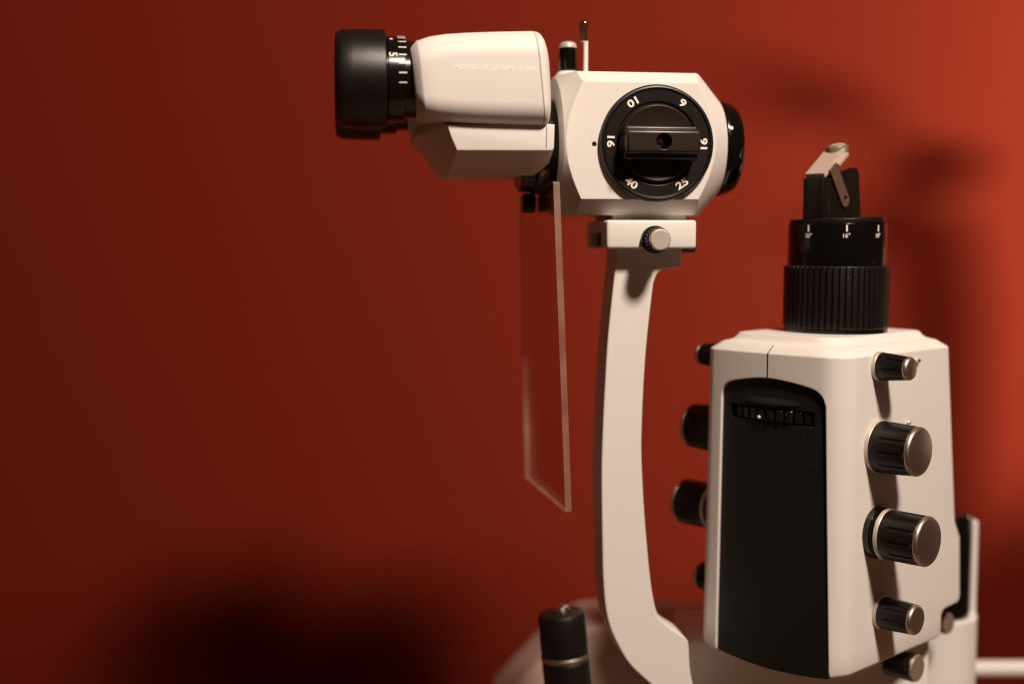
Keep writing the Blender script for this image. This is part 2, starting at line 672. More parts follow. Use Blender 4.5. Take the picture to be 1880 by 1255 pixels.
# ---- lower prism block under the housings
A = [(822, 230), (822, 231), (828, 250), (839, 276), (1013, 276.5), (1017, 272), (1018, 229)]
B_ = [(775, 214), (764, 248), (786, 267), (824, 320), (982, 321), (1008, 300), (1018, 229)]


def psec(pl, yl):
    return [(FM.y(px, py, yl)[0], yl, FM.y(px, py, yl)[1]) for px, py in pl]


sA = psec(A, -62)
sB = psec(B_, 34)
sC = [(x, 235, z) for x, _, z in sB]
sD = [(x * 0.86 - 45, 320, z * 0.8 + 14) for x, _, z in sB]
blk = loft([sA, sB, sC, sD])
bevel(blk, 7, 4, 20)
pb = obj('prism_block', blk, M_WHITE, mic, sharp=30)
# joint line that continues the seam down the block
sx0 = FM.y(1003, 230, -62)
jl = prism([(FM.y(1003.2, 232, -62)[0], FM.y(1003, 232, -62)[1]), (FM.y(1004.3, 232, -62)[0], FM.y(1003, 232, -62)[1]),
            (FM.y(1003.3, 274, -62)[0], FM.y(1003, 273.5, -62)[1]), (FM.y(1002.2, 274, -62)[0], FM.y(1003, 273.5, -62)[1])], -62.3, -55)
obj('joint_line', jl, M_SEAM, pb)
# bracket under the coupling and the shield screw
bx = lambda px, y: FM.y(px, 330, y)[0]
br = prism([(FM.y(1001, 300, 130)[0], FM.y(1000, 300, 130)[1]), (FM.y(1024, 300, 130)[0], FM.y(1000, 300, 130)[1]), (FM.y(1024, 346, 130)[0], FM.y(1000, 346, 130)[1]),
            (FM.y(978, 346, 130)[0], FM.y(1000, 346, 130)[1]), (FM.y(978, 324, 130)[0], FM.y(1000, 324, 130)[1])], 90, 170, 3)
obj('shield_bracket', br, M_BLACK, mic)
hk = tube([(FM.y(1004, 302, 60)[0], 60, FM.y(1004, 302, 60)[1]), (FM.y(999, 312, 60)[0], 60, FM.y(999, 312, 60)[1]), (FM.y(994, 323, 60)[0], 60, FM.y(994, 323, 60)[1])], 4.2)
obj('lock_pin', hk, M_CHROME, mic)

# ---- knob and lever on top of the magnifier
kx, kz = FM.y(1042.5, 133, YC)
s_ = FM.s(kx, YC)
kn = obj('top_knob', xf(lathe([(16, 0), (17.2, 2), (17.0, 8), (15, 46), (12, 47)], 60, groove=None), T3((kx, YC, kz)) @ Matrix.Scale(s_, 4)), M_GLOSS, mic)
obj('knob_cap', xf(lathe([(14.6, 42), (16, 43), (15.8, 47), (14, 51), (9, 54), (0.01, 55)], 48), T3((kx, YC, kz)) @ Matrix.Scale(s_, 4)), M_RING, kn)
obj('knob_collar', xf(lathe([(24, -16), (23, -6), (19, -1), (17, 1), (8, 1)], 48), T3((kx, YC, kz)) @ Matrix.Scale(s_, 4)), M_WHITE, kn)
kx, kz = FM.y(1075, 133, YC)
lv = obj('filter_lever', xf(lathe([(4.4, -6), (4.4, 55), (3.5, 55.5)], 24), T3((kx, YC, kz)) @ Matrix.Scale(s_, 4)), M_WHITE, mic)
tip = lathe([(4.5, 53), (6.5, 55), (7.2, 68), (9.3, 84), (9.0, 88), (6, 91), (0.01, 92)], 32)
obj('lever_tip', xf(tip, T3((kx - 3.2, YC, kz)) @ Matrix.Scale(s_, 4)), M_CHROME, lv)

# ---- clamp block below the magnifier
c0, c1 = FM.y(1114, 430, 6)[0], FM.y(1279, 430, 6)[0]
zt1, zb1 = FM.y(1200, 404, 6)[1], FM.y(1200, 456.5, 6)[1]
cl = box(c0, c1, 6, 190, zb1, zt1, 5, 3)
rec = box(c0 - 10, c0 + 16, 55, 150, zb1 + 4, zt1 - 22)
cl = boolean(cl, rec)
cb = obj('clamp_block', cl, M_WHITE, mic)
obj('recess_lining', box(c0 + 14, c0 + 15.5, 57, 148, zb1 + 5, zt1 - 23), M_BLACK, cb)
obj('dovetail_rail', box(c0 - 2 + 20, c1 - 10, 40, 200, zt1 - 4, zb - (-2) + 2, 2), M_WHITE, mic)
kx, kz = FM.y(1201, 440, 6)
MK = T3((kx, 6, kz)) @ AX_NY
ck = obj('clamp_knob', xf(lathe([(22, -2), (25, 0), (25, 10), (22, 14), (22, 34), (18, 36)], 80, groove=(20, 2, 1.8, 12, 40)), MK.copy()), M_BLACK, mic)
obj('knob_cap', xf(lathe([(15, 34), (19, 35), (19, 44), (17.5, 46), (0.01, 46)], 64), MK.copy()),
    mat('knurled_steel', (0.74, 0.68, 0.60), 0.45, metal=0.75, bump=0.5, bscale=2600, bevel=2), ck)
kx, kz = FM.y(1268, 452, 150)
obj('lock_screw', xf(lathe([(12, 0), (12, 30), (9, 32)], 40), T3((kx, 170, kz)) @ AX_X @ T3((0, 0, -18))), M_BLACK, mic)

# ---- curved arm
AY0, AY1 = 46, 128
Lf = [(1131, 452), (1131, 470), (1129, 497), (1125, 532), (1116, 620), (1111, 700), (1107, 780), (1104.5, 860), (1105, 940), (1106, 1000), (1107.5, 1060), (1112, 1115),
      (1120, 1150), (1133, 1180), (1152, 1213), (1178, 1240), (1215, 1270), (1260, 1292)]
Rt = [(1252, 452), (1252, 470), (1250, 489), (1238, 492), (1219, 494.5), (1207, 502), (1201, 516), (1198, 532), (1188, 620), (1182, 700), (1178.5, 780), (1178, 840), (1183, 940),
      (1190, 1024), (1195, 1070), (1200, 1101), (1205, 1121), (1213, 1136), (1232, 1153), (1250, 1164), (1260, 1172), (1264, 1182), (1266, 1215), (1269, 1242), (1282, 1292)]
lp = smooth_path(Lf, 5)
rp = smooth_path(Rt[2:], 5)
rp = [Rt[0], Rt[1]] + rp
poly = [FM.y(a, b, AY0) for a, b in lp] + [FM.y(a, b, AY0) for a, b in reversed(rp)]
arm = BM()
fr_ = [arm.verts.new((a, AY0, b)) for a, b in poly]
bk_ = [arm.verts.new((a, AY1, b)) for a, b in poly]
arm.faces.new(fr_)
arm.faces.new(list(reversed(bk_)))
n = len(poly)
for i in range(n):
    arm.faces.new((fr_[i], bk_[i], bk_[(i + 1) % n], fr_[(i + 1) % n]))
fix(arm)
es = [e for e in arm.edges if len(e.link_faces) == 2 and any(len(f.verts) > 10 for f in e.link_faces)]
bmesh.ops.bevel(arm, geom=es, offset=4.0, segments=3, profile=0.5, affect='EDGES', clamp_overlap=True)
obj('curved_arm', arm, M_WHITE, mic, sharp=32)

# ---- clear breath shield
TH = 11.5
pn_t = FM.y(1021.5, 333, -40); pn_b = FM.y(1044, 941, -40)
pf_t = FM.y(957, 360, 300); pf_b = FM.y(969, 876, 300)
pl = BM()
cs = []
for (x, z), yy in ((pn_t, -40), (pf_t, 300), (pf_b, 300), (pn_b, -40)):
    cs.append((x, yy, z))
va = [pl.verts.new((x - TH / 2, y, z)) for x, y, z in cs]
vb = [pl.verts.new((x + TH / 2, y, z)) for x, y, z in cs]
pl.faces.new(va)
pl.faces.new(list(reversed(vb)))
for i in range(4):
    f = pl.faces.new((va[i], vb[i], vb[(i + 1) % 4], va[(i + 1) % 4]))
    f.material_index = 1
fix(pl)
es = [e for e in pl.edges if all(f.material_index == 1 for f in e.link_faces)]
bmesh.ops.bevel(pl, geom=es, offset=5, segments=3, profile=0.5, affect='EDGES', material=1)
obj('breath_shield', pl, [M_ACR, M_ACRE], mic, sharp=30)
# the screw that holds it
ym = 150
xm_ = FM.y(985.5, 373, ym)
b1 = lathe([(15, 0), (18.5, 2), (18.5, 20), (16, 24), (0.01, 24)], 48)
sb = obj('shield_screw', xf(b1, T3((xm_[0] - TH / 2 + 2, ym, xm_[1])) @ AX_NX), M_BLACK, mic)
b2 = lathe([(17, 0), (17, 14), (12, 17), (12, 60)], 48)
obj('spacer', xf(b2, T3((xm_[0] + TH / 2 - 2, ym, xm_[1])) @ AX_X), M_BLACK, sb)

# ================================================================== ILLUMINATION TOWER
FT = Frame(1553, 660, 2140, R(-47))
tow = thing('illumination_tower', 'white lamp tower with black front panel, side knobs and ribbed black lens barrel on top', 'lamp housing', FT)
z1 = FT.y(1410, 648, 0)[1]
zbt = FT.y(1540, 1249, 4)[1]
Wt = -FT.y(1304, 645, 14)[0]; Wb = -FT.y(1291, 1150, 14)[0]
Dt = FT.x(1749, 650, 0)[0]; Db = FT.x(1761, 950, 0)[0]; Dk = FT.x(1769, 1010, 0)[0]; Dl = FT.x(1770, 1090, 0)[0]
Dn = FT.x(1735.5, 1150, 0)[0]
znk = FT.x(1760, 1104, 0)[1]
zfl = FT.x(1766, 985, 0)[1]; zfl0 = FT.x(1760, 955, 0)[1]
BUL = 12.0
SAG = 13.0


def front_y(x, W):
    u_ = (x + W / 2) / (W / 2)
    return -BUL * (1 - min(1, u_ * u_))


def tsec(z, ins=0.0, D=None, Wz=None):
    k_ = (z1 - z) / (z1 - zbt)
    k_ = max(0, min(1, k_))
    W_ = Wt + (Wb - Wt) * k_ if Wz is None else Wz
    D_ = D if D is not None else Dt + (Db - Dt) * k_
    pts = []
    n_ = 10
    r4 = [(0 - ins, 0 + ins, 44, 270), (0 - ins, D_ - ins, 24, 0), (-W_ + ins, D_ - ins, 26, 90), (-W_ + ins, 0 + ins, 24, 180)]
    for i, (cx, cy, rr, a0) in enumerate(r4):
        sx = -1 if i in (0, 1) else 1
        sy = 1 if i in (0, 3) else -1
        for k in range(n_ + 1):
            a = R(a0 + 90 * k / n_)
            pts.append((cx + sx * rr + rr * math.cos(a), cy + sy * rr + rr * math.sin(a)))
        if i == 3:
            xs_ = [pts[-1][0] + (pts[0][0] - pts[-1][0]) * q_ / 12 for q_ in range(1, 12)]
            for x in xs_:
                pts.append((x, ins))
    out = []
    for x, y in pts:
        zo = 0.0
        if y < 60:
            fy = front_y(x, W_) * max(0, 1 - (y - ins) / 40.0)
            y += fy
            zo = fy / BUL * SAG * max(0, 1 - (z - zbt) / 40.0)
        out.append((x, y, z + zo))
    return out


secs = []
secs.append(tsec(zbt - 0, 6, Dn - 0))
secs.append(tsec(zbt + 4, 1.5, Dn))
secs.append(tsec(zbt + 10, 0, Dn))
secs.append(tsec(znk - 14, 0, Dn))
secs.append(tsec(znk - 5, 0, Dn + 6))
secs.append(tsec(znk - 1, 0, Dn + 18))
secs.append(tsec(znk + 1, 0, Dl - 8))
secs.append(tsec(znk + 5, 0, Dl - 2))
secs.append(tsec(znk + 12, 0, Dl))
secs.append(tsec(zfl, 0, Dk))
secs.append(tsec(zfl0, 0, Db))
for k in range(1, 8):
    z = zfl0 + (z1 - zfl0) * k / 8
    secs.append(tsec(z, 0, Db + (Dt - Db) * k / 8))
for ins, dzz in ((0, 0), (1.5, 2), (15, 13), (17, 14.5), (20, 15.5), (25, 17), (30, 19), (34, 22), (37, 27), (40, 31), (45, 32)):
    secs.append(tsec(z1 + dzz, ins, Dt))
hs = loft(secs)
# recess for the front panel, open at the bottom
ptl = [(1333, 707), (1345, 700), (1375, 695.5), (1411, 694.5), (1450, 702), (1480, 711), (1497, 719), (1507, 731), (1511, 748)]
pts_top = [FT.y(a, b, -6) for a, b in ptl]
xl_t, zl_t = FT.y(1329, 722, -2)
xr_t = pts_top[-1][0]; zr_t = pts_top[-1][1]
xl_b = FT.y(1318, 1178, 0)[0]
xr_b = FT.y(1518, 1247, 0)[0]
edge_l = (xl_t, zl_t)
outline_top = smooth_path([edge_l] + pts_top, 4)


def panel_solid(grow, y_front, depth, zlow):
    """solid bounded by the panel outline, its back face following the curved front at `depth`"""
    NX, NZ = 24, 34
    xs0 = [p[0] for p in outline_top]

    def top_z(x):
        for a, b in zip(outline_top[:-1], outline_top[1:]):
            if a[0] <= x <= b[0]:
                t_ = (x - a[0]) / max(1e-6, b[0] - a[0])
                return a[1] + (b[1] - a[1]) * t_
        return outline_top[0][1] if x < xs0[0] else outline_top[-1][1]
    fa, fb = [], []
    bm_ = BM()
    for j in range(NZ + 1):
        ra, rb = [], []
        for i in range(NX + 1):
            u_ = i / NX
            v_ = j / NZ
            u_ = 0.5 - 0.5 * math.cos(PI * u_)
            xt_ = xl_t + (xr_t - xl_t) * u_
            xb_ = xl_b + (xr_b - xl_b) * u_
            zt_ = top_z(xt_) + grow
            zl_ = zlow + (front_y(xb_, Wb) / BUL * SAG)
            z_ = zt_ + (zl_ - zt_) * v_
            kk = (z_ - z1) / (zbt - z1)
            x_ = xl_t + (xl_b - xl_t) * kk + ((xr_t + (xr_b - xr_t) * kk) - (xl_t + (xl_b - xl_t) * kk)) * u_
            x_ += grow * (2 * u_ - 1)
            yb_ = front_y(x_, Wt + (Wb - Wt) * kk) + depth
            ra.append(bm_.verts.new((x_, yb_ if y_front is None else yb_, z_)))
            rb.append(bm_.verts.new((x_, (yb_ + 24) if y_front is None else y_front, z_)))
        fa.append(ra); fb.append(rb)
    for j in range(NZ):
        for i in range(NX):
            bm_.faces.new((fa[j][i], fa[j][i + 1], fa[j + 1][i + 1], fa[j + 1][i]))
            bm_.faces.new((fb[j][i], fb[j + 1][i], fb[j + 1][i + 1], fb[j][i + 1]))
        bm_.faces.new((fa[j][0], fa[j + 1][0], fb[j + 1][0], fb[j][0]))
        bm_.faces.new((fa[j][NX], fb[j][NX], fb[j + 1][NX], fa[j + 1][NX]))
    for i in range(NX):
        bm_.faces.new((fa[0][i], fb[0][i], fb[0][i + 1], fa[0][i + 1]))
        bm_.faces.new((fa[NZ][i], fa[NZ][i + 1], fb[NZ][i + 1], fb[NZ][i]))
    return fix(bm_)


hs = boolean(hs, panel_solid(1.5, -70, 9, zbt - 30))
hs = boolean(hs, panel_solid(0.6, None, 8.5, zbt - 30))
hous = obj('housing', hs, M_WHITE, tow, sharp=30)
pan = panel_solid(0.0, None, 6.0, zbt + 1.5)
# slot for the aperture wheel
sl_x0, sl_z0 = FT.y(1339, 741, -8); sl_x1, sl_z1 = FT.y(1493, 757, -6)
_, sl_b0 = FT.y(1339, 764, -8)
slz_t = (sl_z0 + FT.y(1493, 756, -6)[1]) / 2
slz_b = (sl_b0 + FT.y(1490, 786, -6)[1]) / 2
slot = box(sl_x0, sl_x1, -60, 16, slz_b, slz_t)
pan = boolean(pan, slot)
panel = obj('front_panel', pan, M_PANEL, tow, sharp=30)
obj('slot_back', box(sl_x0 - 4, sl_x1 + 4, 41, 42, slz_b - 4, slz_t + 4), M_SEAM, panel)
wx = (sl_x0 + sl_x1) / 2
wr = 270.0
wheel = lathe([(wr - 4, slz_b + 1.5), (wr, slz_b + 4), (wr, slz_t - 4), (wr - 4, slz_t - 1.5)], 540, groove=(90, 2, 4.5, slz_b + 2, slz_t - 2))
wheel = boolean(xf(wheel, T3((wx, -BUL + 1 + wr, 0))), box(sl_x0 - 3, sl_x1 + 3, -60, 40, slz_b - 20, slz_t + 20), 'INTERSECT')
wh = obj('aperture_wheel', wheel, M_BLACK, tow, sharp=30)
dxx, dzz = FT.y(1395, 765, -8)
obj('white_dot', xf(lathe([(3.4, -1), (3.4, 1), (2, 2), (0.01, 2.4)], 16), T3((dxx, -BUL + 1 + wr - math.sqrt(wr * wr - (dxx - wx) ** 2) - 0.2, dzz)) @ AX_NY), M_PRINT, wh)
# finger-scoop lip over the wheel
lips = []
lx0, lzz0 = FT.y(1362, 733, -10); lx1, lzz1 = FT.y(1468, 745, -10)
lzt = (lzz0 + lzz1) / 2
for k in range(25):
    t = k / 24
    a = math.sin(PI * t)
    x = lx0 + (lx1 - lx0) * t
    yb = front_y(x, Wt + 4) + 6.3
    h_ = 2 + 12 * a
    o_ = 0.4 + 9.0 * a
    lips.append([(x, yb + 1, lzt - h_ * 0.9), (x, yb - o_, lzt - 2.0), (x, yb - o_ * 0.85, lzt), (x, yb - o_ * 0.2, lzt + 5 + 3 * a), (x, yb + 1, lzt + 10)])
obj('finger_lip', loft(lips), M_PANEL, panel, sharp=50)
# seam down the middle of the housing above the panel, and over its shoulder
sx_, _ = FT.y(1410.5, 670, -10)
sm = BM()
zz0 = FT.y(1410, 696, -10)[1]
join(sm, box(sx_ - 1.1, sx_ + 1.1, front_y(sx_, Wt) - 0.35, front_y(sx_, Wt) + 4, zz0, z1 + 0.5))
path = [tsec(z1 + dzz, ins, Dt) for ins, dzz in ((0, 0.5), (1.5, 2), (15, 13), (17, 14.5))]
pp = []
for s in path:
    best = min((p for p in s if p[1] < 60), key=lambda p: abs(p[0] - sx_))
    pp.append((sx_, front_y(sx_, Wt) + (best[1] - front_y(best[0], Wt)), best[2]))
for a, b in zip(pp[:-1], pp[1:]):
    v = []
    for (x, y, z), e in ((a, 0), (b, 0)):
        v += [(x - 0.8, y, z), (x + 0.8, y, z)]
    q4 = [Vector(v[0]), Vector(v[1]), Vector(v[3]), Vector(v[2])]
    d = (Vector(b) - Vector(a)).normalized()
    nn = Vector((0, -d.z, d.y))
    if nn.z < 0 and nn.y > 0:
        nn = -nn
    join(sm, loft([[p_ - nn * 1.5 for p_ in q4], [p_ + nn * 0.25 for p_ in q4]]))
obj('seam', sm, M_SEAM, hous)


# ---- side knobs
def knob(name, parent, r0, r1, Lh, base=False, n_g=10):
    """axis +Z, foot at 0: ring, tapering grooved black grip, steel cap"""
    b0 = 0.0
    if base:
        b0 = 20.0
    rg = r0 - 1.5
    rc = r1
    pr = [(rg - 4, b0 + 2), (rg - 0.5, b0 + 8)]
    hg0, hg1 = b0 + 8, Lh - 9
    gh0, gh1 = hg0 + (hg1 - hg0) * 0.28, hg1 + 1
    for k in range(13):
        t = k / 12
        pr.append((rg + (rc - rg) * (t ** 1.3), hg0 + (hg1 - hg0) * t))
    pr += [(rc - 1.5, hg1 + 1), (rc - 4, hg1 + 2)]
    n = 240
    g = lathe(pr, n, groove=(n_g, 5, 2.2, gh0, gh1 - 1.5))
    ko_ = obj(name, g, M_BLACK, parent, sharp=30)
    obj('knob_cap', lathe([(rc - 6, Lh - 11), (rc - 0.4, Lh - 9), (rc + 0.3, Lh - 7.5), (rc - 0.2, Lh - 4), (rc - 2.2, Lh - 1.2), (rc - 5, Lh), (0.01, Lh)], 96), M_METAL, ko_, sharp=50)
    obj('base_ring', lathe([(r0 - 6, b0 - 1), (r0, b0 + 0.5), (r0, b0 + 5), (r0 - 2, b0 + 8), (r0 - 6, b0 + 9)], 96), M_RING, ko_)
    if base:
        obj('knob_foot', lathe([(r0 + 1, -1), (r0 + 1, 12), (r0 - 2, 15), (r0 - 6, 16), (r0 - 6, b0 + 2)], 96), M_GLOSS, ko_)
    return ko_


RR = (0, PI / 2, 0)                                   # knob axis along local +x (the right face)
kn_spec = [(1613, 672, 27.5, 21.5, 66, False, 8), (1612, 819, 50, 45, 84, False, 12), (1609, 976, 48, 46, 104, True, 12), (1617, 1122, 32, 28, 74, False, 9)]
for px, py, r0, r1, Lh, bs, ng in kn_spec:
    ky, kz = FT.x(px, py, 0)
    s_ = FT.s(0, ky)
    k_ = knob('adjustment_knob', tow, r0 * s_, r1 * s_, Lh, bs, ng)
    k_.location = Vector((-0.5, ky, kz)) * U
    k_.rotation_euler = (0, PI / 2, 0)
    kk = (z1 - kz) / (z1 - zbt)
    wloc = -(Wt + (Wb - Wt) * kk)
    copy_part(k_, tow, (wloc + 0.5, ky - 40, kz), (0, -PI / 2, 0))
# tiny stop pins beside the upper knobs
for px, py, r_ in ((1683, 661, 4.5), (1665, 775, 4.0)):
    ky, kz = FT.x(px, py, 0)
    obj('stop_pin', xf(lathe([(r_, -2), (r_, 5), (r_ * 0.6, 7), (0.01, 7.3)], 20), T3((0, ky, kz)) @ AX_X), M_CHROME, tow)

# ---- lens barrel on top
ztop = z1 + 32
bcx, bcy = -Wt / 2 + 10, Dt / 2 + 1
ss = FT.s(bcx, bcy) * 0.975
zk0 = FT.z(bcx, bcy, 600); zk1 = FT.z(bcx, bcy, 487); zu1 = FT.z(bcx, bcy, 408); zd0 = FT.z(bcx, bcy, 410); zd1 = FT.z(bcx, bcy, 399)
CB = T3((bcx, bcy, 0))
obj('barrel_foot', xf(lathe([(95 * ss, ztop - 10), (95 * ss, zk0 + 2)], 96), CB.copy()), M_GLOSS, tow)
kr = lathe([(94 * ss, zk0), (97 * ss, zk0 + 2.5), (97.4 * ss, zk0 + 6), (97.4 * ss, zk1 - 4), (96.5 * ss, zk1 - 1), (92 * ss, zk1)], 416, groove=(52, 2, 3.6, zk0 + 1, zk1 - 0.5))
obj('knurled_ring', xf(kr, CB.copy()), M_BLACK, tow, sharp=30)
ub = lathe([(90 * ss, zk1 - 4), (90.5 * ss, zk1 + 2), (90.5 * ss, zu1 - 5), (90 * ss, zu1 - 3), (84 * ss, zu1 - 2)], 128)
brl = obj('lens_barrel', xf(ub, CB.copy()), M_GLOSS, tow)
mk_ = BM()
rb = 90.6 * ss
for s, px in (('20°', 1484), ('16°', 1555), ('10°', 1613)):
    # direction round the barrel whose picture lands at px
    best = None
    for k in range(-100, 101):
        a = FT.rz * -1 - PI / 2 + R(k)
        wp_ = FT.w(bcx + rb * math.cos(a), bcy + rb * math.sin(a), zu1)
        d_ = CP * wp_.y - SP * wp_.z
        e = abs(940 + F * wp_.x / d_ - px)
        if best is None or e < best[0]:
            best = (e, a)
    a = best[1]
    mm = CB @ Matrix.Rotation(a + PI / 2, 4, 'Z') @ T3((0, -rb, 0)) @ AX_NY
    join(mk_, xf(box(-1.5, 1.5, zu1 - 18, zu1 - 6, -0.3, 0.4), mm.copy()))
    t = text(s, 8.0, bold=0.12, depth=0.3)
    for v in t.verts:                                  # wrap round the barrel
        x_, y_ = v.co.x, v.co.y
        v.co = Vector((rb * math.sin(x_ / rb), y_ + zu1 - 25, rb * math.cos(x_ / rb) - rb + v.co.z))
    join(mk_, xf(t, mm.copy()))
obj('angle_scale', mk_, M_PRINT, brl, sharp=60)

# ---- mirror head
disc = lathe([(83 * ss, -9), (83 * ss, -0.5), (87.5 * ss, 0.5), (87.5 * ss, 8), (85 * ss, 10.5), (0.01, 10.5)], 96)
tilt = Matrix.Rotation(R(1.2), 4, 'Y') @ Matrix.Rotation(R(-1.0), 4, 'X')
mh = obj('mirror_head', xf(disc, T3((bcx, bcy, zd0 - 1)) @ tilt.inverted()), M_BLACK, tow)
zh = zd1 - 6
hz = lambda lx, ly, py: FT.z(bcx + lx, bcy + ly, py)
fb = box(bcx - 21.6, bcx + 21.6, bcy - 84, bcy - 60, zh - 4, hz(0, -84, 327), 2)
obj('front_post', fb, M_BLACK, mh)
chk = [(-62, zh - 4), (-62, hz(20, -58, 332)), (-58, hz(20, -58, 331)), (-30, hz(20, -30, 318)), (-5, hz(20, -5, 311)), (14, hz(20, 14, 307.5)), (26, hz(20, 26, 308)),
       (34, hz(20, 34, 312)), (38, hz(20, 38, 322)), (47, zh + 8), (52, zh - 1), (52, zh - 4)]
for x0_, x1_ in ((15, 21), (-21, -15)):
    obj('cheek_plate', prism_x([(bcy + a, b) for a, b in chk], bcx + x0_, bcx + x1_, 1.2), M_BLACK, mh)
# mirror: narrow slab leaning back at 45 degrees with a rounded upper end
pa = Vector((0, -78, hz(0, -78, 323)))
pb_ = Vector((0, -4, hz(0, -4, 272)))
dv = (pb_ - pa); ln = dv.length; dv.normalize()
nv = Vector((0, -dv.z, dv.y))
half = 20.0
out2 = [(-half, 0), (half, 0)] + [(half * math.cos(R(a)), ln - 6 + 16 * math.sin(R(a))) for a in range(0, 181, 15)]
sl2 = BM()
top = []; bot = []
for x, l in out2:
    p0 = pa + dv * l + Vector((x, 0, 0))
    top.append(p0 + nv * 5); bot.append(p0 - nv * 5)
sl2 = loft([[tuple(p) for p in bot], [tuple(p) for p in top]])
obj('mirror', xf(sl2, CB.copy()), M_MIRROR, mh, sharp=30)
eg = lathe([(half * 0.98, -12), (half * 1.02, -10), (half * 1.02, 3), (half * 0.98, 6), (half * 0.9, 7), (0.01, 7.2)], 48)
q0 = Vector((0, 0, 1)).rotation_difference(Vector((0, -0.15, 1)).normalized()).to_matrix().to_4x4()
cap_p = pa + dv * (ln - 4)
obj('mirror_glass', xf(eg, CB @ T3(cap_p) @ q0), M_GLASS, mh)
lp_ = pa + dv * (ln * 0.66)
ledge = loft([[tuple(lp_ + dv * a + nv * b + Vector((21, 0, 0))) for a, b in ((-19, -9), (19, -9), (19, -3), (-19, -3))],
              [tuple(lp_ + dv * a + nv * b + Vector((27, 0, 0))) for a, b in ((-19, -9), (19, -9), (19, -3), (-19, -3))]])
obj('mirror_ledge', xf(ledge, CB.copy()), M_MIRROR, mh)
# flat bronze clip on the near cheek
c0_ = FT.x(1530, 306, bcx + 24); c1_ = FT.x(1552, 367, bcx + 24)
a0, a1 = Vector(c0_), Vector(c1_)
dd = (a1 - a0).normalized(); nn = Vector((-dd.y, dd.x))
wdt = 13.0
pl2 = [a0 + nn * wdt, a0 - nn * wdt]
for k in range(13):
    an = R(-90 + 180 * k / 12)
    pl2.append(a1 + dd * (wdt * math.cos(an)) + nn * (wdt * math.sin(an)))
cp_ = prism_x([(p.x, p.y) for p in pl2], bcx + 21.5, bcx + 24.5)
hl = xf(lathe([(5.2, -10), (5.2, 10)], 24), T3((bcx + 23, a1.x, a1.y + 3)) @ AX_X)
cp_ = boolean(cp_, hl)
obj('clip', cp_, M_CLIP, mh)

# ---- support under and behind the tower
fs = lambda px, py, Y: (ray(px, py) * (Y / ray(px, py).y))


def tl(v):                                             # world u -> tower local
    q = v - FT.o
    return Vector((q.dot(FT.ex), q.dot(FT.ey), q.z))


cY = 2640
cc = tl(fs(1718, 1130, cY))
r_o = 73 * cY / F
z_t = z_of(cY, 955) - FT.o.z; z_m = z_of(cY, 1122) - FT.o.z; z_l = z_of(cY, 1420) - FT.o.z
col = obj('support_column', xf(lathe([(r_o, z_l), (r_o, z_m - 2), (r_o - 2, z_m), (0.01, z_m)], 96), T3((cc.x, cc.y, 0))), M_WHITE, tow)
core = lathe([(r_o - 16, z_m - 2), (r_o - 16, z_t + 14), (r_o - 20, z_t + 20), (r_o - 34, z_t + 24), (0.01, z_t + 24)], 80)
obj('lamp_cartridge', xf(core, T3((cc.x, cc.y, 0))), M_GLOSS, col)
# open half shell standing round the cartridge on its far side
az0 = -FT.rz - PI / 2
sh1 = []
NA = 40
a_s, a_e = az0 + R(84), az0 + R(276)
for k in range(NA + 1):
    a = a_s + (a_e - a_s) * k / NA
    c_, s__ = math.cos(a), math.sin(a)
    ri, ro = r_o - 13, r_o - 0.6
    sh1.append([(cc.x + ri * c_, cc.y + ri * s__, z_m - 1), (cc.x + ro * c_, cc.y + ro * s__, z_m - 1), (cc.x + ro * c_, cc.y + ro * s__, z_t), (cc.x + ri * c_, cc.y + ri * s__, z_t)])
obj('column_shell', loft(sh1), M_WHITE, col)
for px, py, r_, Y in ((1741, 1144, 22, 2480), (1683, 1226, 27, 2330)):
    p_ = tl(fs(px, py, Y))
    k_ = obj('centring_screw', xf(lathe([(r_ * 0.8, -60), (r_ * 0.98, -58), (r_, -4), (r_ - 3, 0)], 60), T3(p_) @ AX_X), M_BLACK, tow)
    obj('screw_face', xf(lathe([(r_ - 4, -3), (r_ - 0.5, -1), (r_ - 2.5, 2.5), (0.01, 2.5)], 60), T3(p_) @ AX_X), M_SCREW, k_)
# swing arm that carries the tower: a deep white bar under it
sw = [fs(1262, 1176, 2420), fs(1640, 1190, 2420)]
s0, s1 = sw[0], sw[1]
FA = [(s0.x, 2420), (s0.x + 480, 2420), (s0.x + 480, 2640), (s0.x, 2640)]
zz = s0.z
bar = loft([[tuple(tl(Vector((a, b, zz - 420)))) for a, b in FA], [tuple(tl(Vector((a, b, zz)))) for a, b in FA]])
bevel(bar, 8, 3)
obj('swing_arm', bar, M_WHITE, tow)
# short neck between tower bottom and swing arm
nk = box(-Wb + 90, -90, 170, Dn - 40, zbt - 60, zbt + 2)
obj('tower_neck', nk, M_WHITE, tow)

# ================================================================== BASE WITH JOYSTICK
FB = Frame(1140, 1255, 2700, 0)
bas = thing('instrument_base', 'white base cover behind the curved arm with a black joystick standing in front of it', 'base', FB)
g = lambda px, py, Y: fs(px, py, Y) - FB.o
tops = [(905, 1300), (945, 1255), (984, 1214), (1008, 1192), (1035, 1170), (1060, 1154), (1085, 1147), (1200, 1147), (1330, 1150), (1420, 1152)]
pt = smooth_path([(g(a, b, 2820).x, g(a, b, 2820).z) for a, b in tops], 4)
zl = -ZT - FB.o.z
poly = pt + [(pt[-1][0], zl + 200), (pt[0][0], zl + 200)]
bm = prism(poly, 110, 330, 0)
fix(bm)
es = [e for e in bm.edges if len(e.link_faces) == 2 and any(len(f.verts) > 10 for f in e.link_faces)]
bmesh.ops.bevel(bm, geom=es, offset=14, segments=4, profile=0.5, affect='EDGES', clamp_overlap=True)
obj('base_cover', bm, M_BASE, bas, sharp=30)
